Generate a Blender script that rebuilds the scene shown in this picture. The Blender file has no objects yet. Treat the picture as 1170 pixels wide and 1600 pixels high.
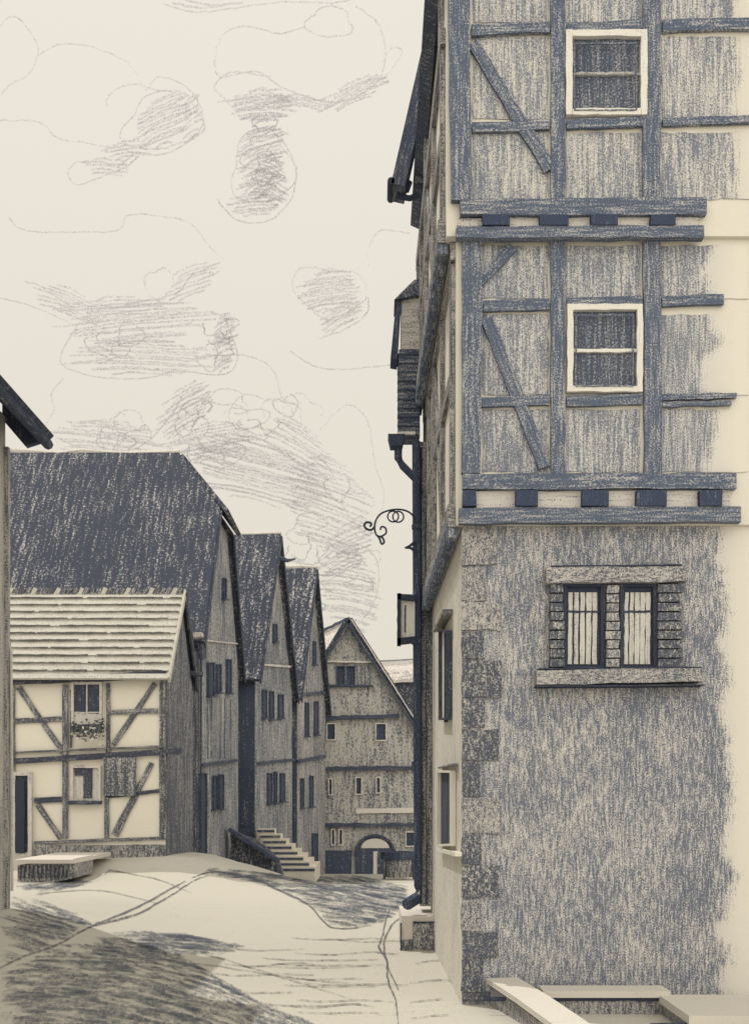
import bpy, math, random
from mathutils import Vector as V
random.seed(7)
S = bpy.context.scene
COL = S.collection
R = math.radians
# ------------------------------------------------------------------ camera, sky, sun
F, CX, HY, EYE = 1700.0, 585.0, 1250.0, 1.88
cd = bpy.data.cameras.new('camera'); cam = bpy.data.objects.new('camera', cd); COL.objects.link(cam)
cam.location = (0, 0, EYE); cam.rotation_euler = (R(90), 0, 0)
cd.sensor_fit = 'VERTICAL'; cd.sensor_height = 36; cd.lens = 36*F/1600; cd.shift_y = (HY-800)/1600
cd.clip_start = .1; cd.clip_end = 3000
S.camera = cam
S.view_settings.view_transform = 'Standard'; S.view_settings.look = 'None'
S.view_settings.exposure = 0; S.view_settings.gamma = 1
SUN_EL, SUN_PHI = 64, 38           # sun beyond and to the left of the street
W = bpy.data.worlds.new('World'); S.world = W; W.use_nodes = True
nt = W.node_tree; nt.nodes.clear()
out = nt.nodes.new('ShaderNodeOutputWorld'); bg = nt.nodes.new('ShaderNodeBackground')
sk = nt.nodes.new('ShaderNodeTexSky'); sk.sky_type = 'NISHITA'; sk.sun_disc = False
sk.sun_elevation = R(SUN_EL); sk.sun_rotation = R(-(90-SUN_PHI))
sc_ = nt.nodes.new('ShaderNodeVectorMath'); sc_.operation = 'SCALE'; sc_.inputs['Scale'].default_value = .1
nt.links.new(sk.outputs[0], sc_.inputs[0])
tc = nt.nodes.new('ShaderNodeTexCoord'); sx = nt.nodes.new('ShaderNodeSeparateXYZ'); nt.links.new(tc.outputs['Generated'], sx.inputs[0])
rp = nt.nodes.new('ShaderNodeValToRGB'); nt.links.new(sx.outputs['Z'], rp.inputs[0])
rp.color_ramp.elements[0].position = 0; rp.color_ramp.elements[0].color = (.775, .715, .60, 1)
rp.color_ramp.elements[1].position = .6; rp.color_ramp.elements[1].color = (.875, .825, .725, 1)
mx = nt.nodes.new('ShaderNodeMix'); mx.data_type = 'RGBA'; mx.inputs[0].default_value = .05
nt.links.new(rp.outputs[0], mx.inputs[6]); nt.links.new(sc_.outputs[0], mx.inputs[7])
nt.links.new(mx.outputs[2], bg.inputs['Color'])
bk = nt.nodes.new('ShaderNodeMapRange'); bk.inputs[1].default_value = .15; bk.inputs[2].default_value = -.9; bk.inputs[3].default_value = 1.0; bk.inputs[4].default_value = 2.3
nt.links.new(sx.outputs['Y'], bk.inputs[0]); nt.links.new(bk.outputs[0], bg.inputs['Strength'])   # sky brightened behind the viewer, added to lift the shaded fronts
nt.links.new(bg.outputs[0], out.inputs[0])
sl = bpy.data.lights.new('sun', 'SUN'); sl.energy = 2.1; sl.angle = R(.5); sl.color = (1, .96, .89)
so = bpy.data.objects.new('sun', sl); COL.objects.link(so)
sd = V((-math.cos(R(SUN_PHI))*math.cos(R(SUN_EL)), math.sin(R(SUN_PHI))*math.cos(R(SUN_EL)), math.sin(R(SUN_EL))))
so.rotation_euler = sd.to_track_quat('Z', 'Y').to_euler()

# ------------------------------------------------------------------ materials: chalky paper tones and graphite strokes
PAPER = (.60, .55, .46); WHITE = (.80, .72, .58); INK = (.060, .074, .108); INKW = (.065, .070, .085); BLUE = (.075, .105, .165)
_mats = {}
def pencil(name, dens, Y, light=PAPER, dark=INK, soft=.09, stretch=14., fade=None, broad=.22, width=1., fine=.38, plain=False):
    key = (name, dens, round(Y), light, dark, stretch, fade, plain, width, soft)
    if key in _mats: return _mats[key]
    m = bpy.data.materials.new(name); m.use_nodes = True; _mats[key] = m
    t = m.node_tree; N = t.nodes; L = t.links
    b = N['Principled BSDF']; b.inputs['Roughness'].default_value = .92; b.inputs['Specular IOR Level'].default_value = .08
    s = F/Y/width
    uv = N.new('ShaderNodeUVMap'); oi = N.new('ShaderNodeObjectInfo')
    ad = N.new('ShaderNodeMath'); ad.operation = 'MULTIPLY'; ad.inputs[1].default_value = 53.; L.new(oi.outputs['Random'], ad.inputs[0])
    ao = N.new('ShaderNodeVectorMath'); ao.operation = 'ADD'; L.new(uv.outputs[0], ao.inputs[0]); L.new(ad.outputs[0], ao.inputs[1])
    def noise(su, sv, detail, rough, dist=0):
        mp = N.new('ShaderNodeMapping'); mp.inputs['Scale'].default_value = (su, sv, 1); L.new(ao.outputs[0], mp.inputs[0])
        n = N.new('ShaderNodeTexNoise'); n.inputs['Scale'].default_value = 1; n.inputs['Detail'].default_value = detail
        n.inputs['Roughness'].default_value = rough; n.inputs['Distortion'].default_value = dist; L.new(mp.outputs[0], n.inputs['Vector'])
        return n.outputs[0]
    def mth(op, a, b_):
        q = N.new('ShaderNodeMath'); q.operation = op
        for i, x in enumerate((a, b_)):
            if isinstance(x, (int, float)): q.inputs[i].default_value = x
            else: L.new(x, q.inputs[i])
        return q.outputs[0]
    st = noise(s*.30, s*.30/stretch, 2, .6, .05)
    gr = noise(s*.55, s*.45, 1, .6)
    br = noise(s*.012, s*.010, 2, .5)
    v = mth('ADD', mth('ADD', mth('MULTIPLY', st, .65), mth('MULTIPLY', gr, fine*2)), mth('MULTIPLY', br, broad))
    mid = (.65+fine*2+broad)*.5
    thr = mid + (.5-dens)*.62
    if fade is not None:                       # wash runs out past u0 (unfinished edge of the wall finish)
        sp = N.new('ShaderNodeSeparateXYZ'); L.new(uv.outputs[0], sp.inputs[0])
        pe = N.new('ShaderNodeMapRange'); pe.inputs[1].default_value = fade-.05; pe.inputs[2].default_value = fade+.30; L.new(sp.outputs[0], pe.inputs[0]); PE = pe.outputs[0]
        edge = mth('ADD', sp.outputs[0], mth('MULTIPLY', mth('SUBTRACT', noise(.5, s*.012, 2, .5), .5), .5))
        f = N.new('ShaderNodeMapRange'); f.inputs[1].default_value = fade; f.inputs[2].default_value = fade+.40; f.inputs[3].default_value = 0; f.inputs[4].default_value = .9
        L.new(edge, f.inputs[0]); v = mth('SUBTRACT', v, f.outputs[0])
    mr = N.new('ShaderNodeMapRange'); mr.inputs[1].default_value = thr-soft; mr.inputs[2].default_value = thr+soft+.05; L.new(v, mr.inputs[0])
    pt = N.new('ShaderNodeMix'); pt.data_type = 'RGBA'; L.new(noise(s*.3, s*.3, 3, .7), pt.inputs[0])
    pt.inputs[6].default_value = tuple(c*.93 for c in light)+(1,); pt.inputs[7].default_value = tuple(min(1, c*1.05) for c in light)+(1,)
    mi = N.new('ShaderNodeMix'); mi.data_type = 'RGBA'; L.new(mr.outputs[0], mi.inputs[0]); L.new(pt.outputs[2], mi.inputs[6])
    mi.inputs[7].default_value = (*dark, 1)
    if fade is not None:
        m2 = N.new('ShaderNodeMix'); m2.data_type = 'RGBA'; L.new(PE, m2.inputs[0]); L.new(mi.inputs[6].links[0].from_socket, m2.inputs[6]); m2.inputs[7].default_value = (.70, .67, .595, 1)
        L.new(m2.outputs[2], mi.inputs[6])
    L.new(mi.outputs[2], b.inputs['Base Color'])
    if plain:                                   # grainy stroke: the paper between the grains stays open
        L.remove(b.inputs['Base Color'].links[0]); b.inputs['Base Color'].default_value = (*dark, 1)
        tr = N.new('ShaderNodeBsdfTransparent'); ms = N.new('ShaderNodeMixShader'); L.new(mr.outputs[0], ms.inputs[0])
        L.new(tr.outputs[0], ms.inputs[1]); L.new(b.outputs[0], ms.inputs[2]); L.new(ms.outputs[0], N['Material Output'].inputs[0])
    return m

# ------------------------------------------------------------------ mesh helpers
def frame_uv(n, axis):
    n = n.normalized()
    a = V(axis) if axis is not None else V((0, 0, 1))
    v = a - n*a.dot(n)
    if v.length < .15:
        v = V((0, 1, 0)) - n*n.y
        if v.length < .15: v = V((1, 0, 0)) - n*n.x
    v.normalize(); u = v.cross(n)
    return u, v
class MB:
    def __init__(s): s.v = []; s.f = []; s.ax = []; s.mi = []
    def face(s, pts, axis=None, mi=0):
        b = len(s.v); s.v += [V(p) for p in pts]; s.f.append(list(range(b, b+len(pts)))); s.ax.append(axis); s.mi.append(mi)
    def box(s, x0, x1, y0, y1, z0, z1, axis=None, mi=0):
        p = [V((x, y, z)) for z in (z0, z1) for y in (y0, y1) for x in (x0, x1)]
        s.hexa(p, axis, mi); return s
    def hexa(s, p, axis=None, mi=0):     # 0..3 bottom (x0y0,x1y0,x0y1,x1y1), 4..7 top
        for q in ((0, 2, 3, 1), (4, 5, 7, 6), (0, 1, 5, 4), (2, 6, 7, 3), (0, 4, 6, 2), (1, 3, 7, 5)):
            s.face([p[i] for i in q], axis, mi)
        return s
    def plank(s, a, b, w, n, th, wob=0., axis='len', mi=0, w2=None, seg=None):
        a = V(a); b = V(b); n = V(n).normalized(); d = (b-a); Ln = d.length; d.normalize(); t = n.cross(d).normalized()
        ns = seg or max(1, int(Ln/max(w*1.6, .02))) if wob else 1
        ns = min(ns, 14); w2 = w if w2 is None else w2
        A = []
        for i in range(ns+1):
            k = i/ns; c = a+d*(Ln*k); ww = w+(w2-w)*k
            e1 = random.uniform(-wob, wob); e2 = random.uniform(-wob, wob)
            A.append((c+t*(ww/2+e1), c-t*(ww/2+e2)))
        ax = d if axis == 'len' else axis
        for i in range(ns):
            p, q = A[i]; r, u = A[i+1]
            s.face([p+n*th, q+n*th, u+n*th, r+n*th], ax, mi)
            s.face([p, r, u, q], ax, mi)
            s.face([p, p+n*th, r+n*th, r], ax, mi); s.face([q, u, u+n*th, q+n*th], ax, mi)
        p, q = A[0]; s.face([p, q, q+n*th, p+n*th], ax, mi)
        p, q = A[-1]; s.face([p, p+n*th, q+n*th, q], ax, mi)
        return s
    def panel(s, pts, n, th, wob=0., axis=None, mi=0):
        n = V(n).normalized(); P = []
        pts = [V(p) for p in pts]
        for i, a in enumerate(pts):
            b = pts[(i+1) % len(pts)]; k = 1 if not wob else max(1, min(12, int((b-a).length/(wob*9))))
            for j in range(k):
                c = a.lerp(b, j/k)
                if wob:
                    t = n.cross(b-a).normalized(); c = c+t*random.uniform(-wob, wob)
                P.append(c)
        ar = V()
        for i in range(len(P)): ar += P[i].cross(P[(i+1) % len(P)])
        if ar.dot(n) < 0: P.reverse()
        s.face([p+n*th for p in P], axis, mi); s.face(list(reversed(P)), axis, mi)
        for i in range(len(P)):
            a, b = P[i], P[(i+1) % len(P)]; s.face([a, b, b+n*th, a+n*th], axis, mi)
        return s
    def tube(s, pts, r, sides=8, mi=0, r2=None):
        pts = [V(p) for p in pts]; rings = []; n = len(pts)
        for i, p in enumerate(pts):
            d = (pts[min(i+1, n-1)]-pts[max(i-1, 0)]).normalized()
            u = d.cross(V((0, .3, 1)) if abs(d.z) < .9 else V((0, 1, 0))).normalized(); w = d.cross(u)
            rr = r if r2 is None else r+(r2-r)*i/(n-1)
            rings.append([p+u*rr*math.cos(2*math.pi*k/sides)+w*rr*math.sin(2*math.pi*k/sides) for k in range(sides)])
        for i in range(n-1):
            ax = (pts[i+1]-pts[i]).normalized()
            for k in range(sides):
                s.face([rings[i][k], rings[i][(k+1) % sides], rings[i+1][(k+1) % sides], rings[i+1][k]], ax, mi)
        s.face(list(reversed(rings[0])), None, mi); s.face(rings[-1], None, mi)
        return s
    def build(s, name, mats, parent=None, smooth=False):
        me = bpy.data.meshes.new(name); me.from_pydata([tuple(v) for v in s.v], [], s.f)
        uvl = me.uv_layers.new(name='UVMap')
        for pi, p in enumerate(me.polygons):
            u, v = frame_uv(p.normal if p.normal.length > .5 else V((0, -1, 0)), s.ax[pi])
            p.material_index = s.mi[pi]; p.use_smooth = smooth
            for li in p.loop_indices:
                c = s.v[me.loops[li].vertex_index]; uvl.data[li].uv = (c.dot(u), c.dot(v))
        for m in (mats if isinstance(mats, (list, tuple)) else [mats]): me.materials.append(m)
        o = bpy.data.objects.new(name, me); COL.objects.link(o)
        if parent is not None:
            o.parent = parent; off = V(); q = parent
            while q is not None: off += q.location; q = q.parent
            o.location = -off
        return o
def thing(name, label, cat, loc=(0, 0, 0), group=None):
    o = bpy.data.objects.new(name, None); COL.objects.link(o); o.location = loc; o['label'] = label; o['category'] = cat
    if group: o['group'] = group
    return o
def tag(o, label, cat, group=None, kind=None):
    o['label'] = label; o['category'] = cat
    if group: o['group'] = group
    if kind: o['kind'] = kind
    return o
def P(px, py, Y): return V(((px-CX)/F*Y, Y, EYE+(HY-py)/F*Y))
class Plane:                                    # a real wall plane; details are laid out on it
    def __init__(s, p, n): s.p = V(p); s.n = V(n).normalized()
    def at(s, px, py, off=0.):
        d = V(((px-CX)/F, 1, (HY-py)/F)); o = V((0, 0, EYE)); q = s.p+s.n*off
        return o+d*((q-o).dot(s.n)/d.dot(s.n))
    def beam(s, root, name, x0, y0, x1, y1, wpx, m, th=.05, wob=.6, off=0., w2=None, label=None):
        a = s.at(x0, y0, off); b = s.at(x1, y1, off)
        sc = ((a.y+b.y)/2)/F
        # width measured across the beam on the wall
        w = wpx*sc if abs(s.n.y) > .7 else wpx*sc
        mb = MB().plank(a, b, w, s.n, th, wob*sc, w2=None if w2 is None else w2*sc)
        o = mb.build(name, m, root)
        if label: o['label'] = label
        return o
    def rect(s, x0, y0, x1, y1, off=0.): return [s.at(x0, y0, off), s.at(x1, y0, off), s.at(x1, y1, off), s.at(x0, y1, off)]
    def panel(s, root, name, x0, y0, x1, y1, m, th=.012, wob=.8, off=0.):
        c = s.rect(x0, y0, x1, y1, off); sc = c[0].y/F
        return MB().panel(c, s.n, th, wob*sc).build(name, m, root)

def window(root, pl, x0, y0, x1, y1, fw, fm, gm, bars_h=(), bars_v=(), th=.05, off=.004, name='window', barm=None, bw=None, wob=.3):
    """frame ring = the part; pane and glazing bars its sub-parts"""
    sc = pl.at(x0, y0).y/F; vert = abs(pl.n.y) < .7
    c = pl.rect(x0, y0, x1, y1, off)
    W_ = (c[1]-c[0]).length; H_ = (c[3]-c[0]).length; f = fw*sc; ux = (c[1]-c[0]).normalized(); uz = (c[3]-c[0]).normalized()
    f = min(f, W_*.3, H_*.3)
    mb = MB()
    a, b_, c_, d = c
    mb.plank(a+ux*f/2, d+ux*f/2, f, pl.n, th, wob*sc); mb.plank(b_-ux*f/2, c_-ux*f/2, f, pl.n, th, wob*sc)
    mb.plank(a+uz*f/2+ux*f, b_+uz*f/2-ux*f, f, pl.n, th-.002, wob*sc); mb.plank(d-uz*f/2+ux*f, c_-uz*f/2-ux*f, f, pl.n, th-.002, wob*sc)
    fr = mb.build(name, fm, root)
    MB().panel([a+(ux+uz)*f*.9, b_+(-ux+uz)*f*.9, c_-(ux+uz)*f*.9, d+(ux-uz)*f*.9], pl.n, th*.3).build('pane', gm, fr)
    bw = (bw or fw*.5)*sc; barm = barm or fm
    for t in bars_h:
        p = a+uz*H_*t; MB().plank(p+ux*f, p+ux*(W_-f), bw, pl.n, th*.7, wob*sc).build('glazing_bar', barm, fr)
    for t in bars_v:
        p = a+ux*W_*t; MB().plank(p+uz*f, p+uz*(H_-f), bw, pl.n, th*.66, wob*sc).build('glazing_bar', barm, fr)
    return fr

# ------------------------------------------------------------------ ground
def sm(a, b, x):
    t = max(0., min(1., (x-a)/(b-a))); return t*t*(3-2*t)
def gz(x, y):
    z = -2.1*sm(17, 60, y)
    T_ = ((7, 0), (13, .36), (15.5, .36), (22, .03), (24.5, .12), (27, .48), (30, .42), (34, .0), (42, -.9), (60, -2.1))
    L_ = z
    for (a, p), (b, q) in zip(T_[:-1], T_[1:]):
        if a <= y < b: L_ = p+(q-p)*sm(a, b, y)
    z += (L_-z)*sm(-1.6, -5.0, x)
    z -= 6.*sm(75, 160, y)*(1-sm(200, 500, y))
    z += .03*math.sin(x*1.3+y*.5)*sm(4, 9, y)*(1-sm(28, 34, y))*(1-sm(-.4, .3, x))
    return z
import bisect
def gm(x, y):
    i = max(0, min(len(xs)-2, bisect.bisect_right(xs, x)-1)); j = max(0, min(len(ys)-2, bisect.bisect_right(ys, y)-1))
    a = (x-xs[i])/(xs[i+1]-xs[i]); b = (y-ys[j])/(ys[j+1]-ys[j])
    return (gz(xs[i], ys[j])*(1-a)+gz(xs[i+1], ys[j])*a)*(1-b)+(gz(xs[i], ys[j+1])*(1-a)+gz(xs[i+1], ys[j+1])*a)*b
def G(px, py, up=0.):
    d = V(((px-CX)/F, 1, (HY-py)/F)); y = 10.
    for k in range(60):
        z = gz(d.x*y, y)+up
        y = y*.5+.5*(z-EYE)/min(d.z, -.002)
    return V((d.x*y, y, gm(d.x*y, y)+up))
xs = sorted(set([-400, -200, -100, -50, -30, -20, 30, 50, 100, 200, 400]+[i*.5-14 for i in range(57)]))
ys = sorted(set([-60, -20, 80, 100, 130, 160, 200, 300, 500, 900, 1500]+[i*.6-2 for i in range(118)]))
me_v = [(x, y, gz(x, y)) for y in ys for x in xs]; nx = len(xs)
mb = MB()
for j in range(len(ys)-1):
    for i in range(nx-1):
        a = j*nx+i; mb.face([me_v[a], me_v[a+1], me_v[a+nx+1], me_v[a+nx]], (1, .12, 0))
g = mb.build('ground', pencil('ground_paper', .16, 16, light=(.50, .475, .415), dark=(.20, .19, .175), stretch=26, width=1.6, fine=.3), smooth=True); g['kind'] = 'structure'

def strokes(name, lines, wpx, m, label=None, cat=None, kind='structure', up=.012, jit=1.0):
    """thin ruts, path edges or painted shade strokes lying on the ground"""
    mb = MB()
    for ln in lines:
        pts = []
        for i in range(len(ln)-1):
            (x0, y0), (x1, y1) = ln[i], ln[i+1]; n = max(1, int(math.hypot(x1-x0, y1-y0)/14))
            for k in range(n):
                pts.append((x0+(x1-x0)*k/n+random.uniform(-jit, jit), y0+(y1-y0)*k/n+random.uniform(-jit, jit)*.6))
        pts.append(ln[-1])
        ww = [max(.25, (.55+.9*math.sin(math.pi*(i+.5)/len(pts)))*random.uniform(.7, 1.2)) for i in range(len(pts))]
        L_ = []
        for (x, y), w in zip(pts, ww):
            L_.append((G(x, y-w*wpx*.5, up), G(x, y+w*wpx*.5, up)) if abs(ln[-1][0]-ln[0][0]) > abs(ln[-1][1]-ln[0][1])*.8 else (G(x-w*wpx*.5, y, up), G(x+w*wpx*.5, y, up)))
        for (a, b), (c, d) in zip(L_[:-1], L_[1:]):
            f = [a, b, d, c]
            n = (f[1]-f[0]).cross(f[3]-f[0])
            if n.z < 0: f.reverse()
            mb.face(f, (c-a).normalized() if (c-a).length > 1e-6 else None)
    o = mb.build(name, m); o['kind'] = kind
    if label: o['label'] = label; o['category'] = cat
    return o
def curve(pts, n=8):                           # Catmull-Rom through points
    Q = [pts[0]]+list(pts)+[pts[-1]]; o = []
    for i in range(1, len(Q)-2):
        p0, p1, p2, p3 = Q[i-1:i+3]
        for k in range(n):
            t = k/n
            o.append(tuple(.5*((2*p1[j])+(-p0[j]+p2[j])*t+(2*p0[j]-5*p1[j]+4*p2[j]-p3[j])*t*t+(-p0[j]+3*p1[j]-3*p2[j]+p3[j])*t**3) for j in (0, 1)))
    o.append(tuple(pts[-1])); return o
mline = pencil('rut_graphite', .50, 16, dark=(.16, .155, .155), stretch=3, plain=True)
mline2 = pencil('rut_dark', .60, 16, dark=(.11, .115, .13), stretch=3, plain=True)
strokes('path_edge', [curve(c, 5) for c in (
    [(325, 1368), (300, 1378), (262, 1402), (215, 1428), (170, 1440), (140, 1448), (90, 1475), (40, 1492), (0, 1512)],
    [(300, 1372), (335, 1362), (380, 1368), (410, 1378), (445, 1395), (480, 1412), (505, 1438), (525, 1450), (580, 1445)],
    [(150, 1442), (180, 1432), (225, 1412), (290, 1376)],
    [(608, 1420), (598, 1460), (592, 1480), (604, 1500), (606, 1530), (618, 1562), (622, 1600)],
    [(640, 1425), (612, 1445), (600, 1475), (606, 1510), (622, 1545)])], 2.4, mline2)
ruts = []
for k in range(16):                            # loose cart ruts over the pale square
    x0 = random.uniform(300, 520); y0 = 1462+k*8+random.uniform(-4, 4)
    ruts.append(curve([(x0, y0), (x0+50, y0+3), (x0+110, y0+random.uniform(-3, 5)), (x0+random.uniform(130, 190), y0+2)], 4))
for c in ([(420, 1510), (500, 1512), (580, 1508)], [(180, 1490), (330, 1508), (480, 1530), (590, 1540)], [(160, 1360), (240, 1372), (300, 1395)], [(60, 1395), (160, 1392), (250, 1412)],
          [(640, 1535), (690, 1530), (720, 1535)], [(650, 1505), (680, 1500), (715, 1502)], [(250, 1470), (420, 1520), (560, 1565)], [(640, 1565), (690, 1560)], [(640, 1590), (700, 1585)]):
    ruts.append(curve(c, 5))
strokes('cart_ruts', ruts, 1.2, mline)
shade_lines = []                                       # drawn strokes painting shade on the ground: far patch, foreground slope
def inside(poly, x, y):
    r = False; j = len(poly)-1
    for i in range(len(poly)):
        xi, yi = poly[i]; xj, yj = poly[j]
        if (yi > y) != (yj > y) and x < (xj-xi)*(y-yi)/(yj-yi)+xi: r = not r
        j = i
    return r
def fill(poly, n, lmin, lmax, flow, out_):
    x0 = min(p[0] for p in poly); x1 = max(p[0] for p in poly); y0 = min(p[1] for p in poly); y1 = max(p[1] for p in poly); c = 0; tries = 0
    while c < n and tries < n*20:
        tries += 1
        x = random.uniform(x0, x1); y = random.uniform(y0, y1); L_ = random.uniform(lmin, lmax); pts = []
        for k in range(6):
            if not inside(poly, x, y): break
            pts.append((x, y)); sl_ = flow(x, y)+random.uniform(-.12, .12); x += L_/5; y += sl_*L_/5
        if len(pts) > 2: out_.append(pts); c += 1
fill([(300, 1352), (400, 1362), (560, 1368), (640, 1385), (636, 1420), (600, 1440), (520, 1450), (500, 1430), (450, 1398), (400, 1380), (330, 1366)], 520, 14, 46, lambda x, y: .08+.0012*(x-420)*.5, shade_lines)
fill([(0, 1512), (80, 1478), (160, 1462), (260, 1478), (340, 1525), (400, 1560), (500, 1600), (500, 1640), (0, 1640)], 1250, 14, 60, lambda x, y: -.05+.0012*x, shade_lines)
fill([(0, 1395), (60, 1405), (120, 1425), (150, 1445), (90, 1475), (0, 1512)], 130, 20, 70, lambda x, y: .28, shade_lines)
fill([(140, 1460), (200, 1452), (290, 1458), (390, 1478), (350, 1492), (230, 1490)], 130, 20, 70, lambda x, y: .05, shade_lines)
fill([(20, 1385), (110, 1370), (150, 1378), (60, 1400)], 50, 15, 40, lambda x, y: -.1, shade_lines)
strokes('shade_strokes', shade_lines, 2.0, pencil('shade_graphite', .40, 16, dark=(.13, .145, .18), stretch=3, plain=True), 'dark pencil strokes painting shade over the pale square', 'shading strokes', kind='stuff')

# ------------------------------------------------------------------ far hill and clouds
mb = MB(); prev = None
for i in range(41):
    x = -120+i*9; h = 61+9*math.sin(i*.22+1.0)+2*math.sin(i*.9)
    row = [V((x, 330, -10)), V((x, 345, h*.55)), V((x, 370, h*.85)), V((x, 410, h)), V((x, 470, -10))]
    if prev:
        for k in range(4): mb.face([prev[k], row[k], row[k+1], prev[k+1]], (1, 0, .25))
    prev = row
hill = mb.build('hills', pencil('hill_strokes', .46, 330, light=(0.620, 0.575, 0.525), dark=(.22, .22, .24), stretch=14, width=1.6)); hill['kind'] = 'structure'
mb = MB(); mb.tube([V((-120+i*9, 409, 61.4+9*math.sin(i*.22+1.0)+2*math.sin(i*.9))) for i in range(41)], .35, 5); o = mb.build('hills_crest', pencil('hill_crest', .6, 330, dark=(.25, .25, .27), stretch=3, plain=True)); o['kind'] = 'structure'
mcl = pencil('cloud_strokes', .47, 420, light=(0.500, 0.500, 0.500), dark=(.57, .57, .61), stretch=2, plain=True, width=1.0)
mcl2 = pencil('cloud_shade_strokes', .44, 420, light=(0.500, 0.500, 0.500), dark=(.57, .57, .61), stretch=2, plain=True, width=1.0)
def blob(cx, cy, rx, ry, n=18, w=.12, a0=0, a1=360, rot=0):
    o = []
    ph = random.uniform(0, 6)
    for i in range(n+1):
        a = R(a0+(a1-a0)*i/n); k = 1+w*math.sin(a*3+ph)+w*.5*math.sin(a*5+ph*2)
        x, y = rx*k*math.cos(a), ry*k*math.sin(a); o.append((cx+x*math.cos(R(rot))-y*math.sin(R(rot)), cy+x*math.sin(R(rot))+y*math.cos(R(rot))))
    return o
def hatch(cx, cy, rx, ry, n, slope, rot=0):
    o = []
    for i in range(n):
        t = -1+2*(i+.5)/n+random.uniform(-.06, .06); t = max(-.97, min(.97, t)); h = math.sqrt(1-t*t)*rx*random.uniform(.7, 1); y = cy+t*ry
        s0 = random.uniform(-.25, .25)*h
        o.append([(cx-h+s0, y+h*slope+random.uniform(-2, 2)), (cx-h*.3, y+h*.3*slope-3), (cx+h*.4, y-h*.4*slope-2), (cx+h, y-h*slope+random.uniform(-3, 3))])
    return o
def cloud(label, outl, hat, Y=420, r=1.25, smo=5, wisp=1):
    root = thing('cloud', label, 'cloud', P(*outl[0][0], Y), 'clouds sketched across the sky')
    def mk(name, lines, rad, m):
        mb = MB()
        for k, ln in enumerate(lines):
            c = curve(ln, smo); c = [(x+random.uniform(-.9, .9), y+random.uniform(-.9, .9)) for x, y in c]
            dd = Y+8*math.sin(k)
            pts = []; n = len(c)
            for i, (x, y) in enumerate(c): pts.append(P(x, y, dd+14*math.sin(math.pi*i/n)))
            mb.tube(pts, rad/F*Y, 5)
        return mb.build(name, m, root)
    for ln in outl: mk('outline', [ln], r, mcl)
    if hat: mk('shading', hat, r*1.35, mcl2)
def curls(n, x0, x1, y0, y1, a, b):
    o = []
    for k in range(n):
        q = random.uniform(0, 360); c = blob(random.uniform(x0, x1), random.uniform(y0, y1), random.uniform(a, b), random.uniform(a, b)*.7, n=12, w=.16, a0=q, a1=q+random.uniform(130, 400)); o.append(c)
    return o
def shift(l, dx, dy): return [(x+dx, y+dy) for x, y in l]
cloud('long cloud with a looping tail and a striped oval lobe, upper left of the sky',
      [[(62, 85), (90, 70), (130, 70), (170, 82), (205, 102), (222, 130)], [(0, 188), (60, 190), (90, 215), (130, 222), (175, 230)],
       blob(255, 190, 62, 44, rot=-18), blob(225, 165, 60, 32, a0=180, a1=330), [(175, 225), (215, 240), (265, 238), (312, 205), (315, 170), (290, 135), (250, 120), (228, 140)],
       [(215, 245), (195, 262), (150, 280), (120, 288), (107, 272), (118, 254), (150, 252), (185, 258), (210, 240)]],
      hatch(255, 190, 52, 38, 15, .45)+hatch(300, 185, 16, 36, 8, .8)+hatch(200, 235, 40, 14, 5, .1)+hatch(170, 262, 40, 14, 5, -.1))
cloud('small cloud cut by the left edge of the picture', [[(0, 40), (20, 25), (45, 45), (60, 80), (45, 115), (20, 130), (0, 150)]], None)
cloud('tall hanging cloud with a shaded lower oval, in the middle of the sky',
      [[(335, 95), (345, 60), (380, 40), (440, 52), (478, 40)], [(335, 95), (345, 120), (400, 112), (450, 140), (520, 160), (575, 140), (600, 105), (600, 60), (585, 30), (555, 10)],
       blob(410, 262, 48, 58), blob(395, 140, 60, 28, a0=20, a1=300), [(340, 310), (350, 325), (375, 345), (420, 345), (455, 310), (462, 262), (440, 215)], blob(515, 35, 35, 24), [(575, 140), (610, 110), (628, 80), (612, 75), (600, 95)]]+curls(6, 370, 440, 150, 320, 12, 32),
      hatch(408, 250, 40, 62, 26, .35)+hatch(425, 280, 30, 40, 14, -.5)+hatch(410, 165, 60, 26, 14, .05)+hatch(400, 320, 45, 20, 8, .1)+hatch(555, 145, 60, 18, 9, .45)+hatch(470, 160, 60, 10, 5, -.1))
cloud('faint low wisp of cloud at the top edge of the sky', [[(255, 5), (300, 18), (350, 15), (400, 8), (450, 2), (520, 4), (560, -4)]], [[(270, 4), (310, 12), (350, 8)], [(290, 0), (330, 8), (380, 4)]])
cloud('small oval shaded cloud left of the narrow oriel', [blob(515, 455, 58, 38, rot=10), [(500, 528), (540, 515), (572, 490), (576, 465)], [(580, 425), (575, 390), (595, 360), (640, 365)]], hatch(515, 455, 50, 34, 18, .15)+hatch(535, 495, 34, 18, 8, .5))
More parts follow.
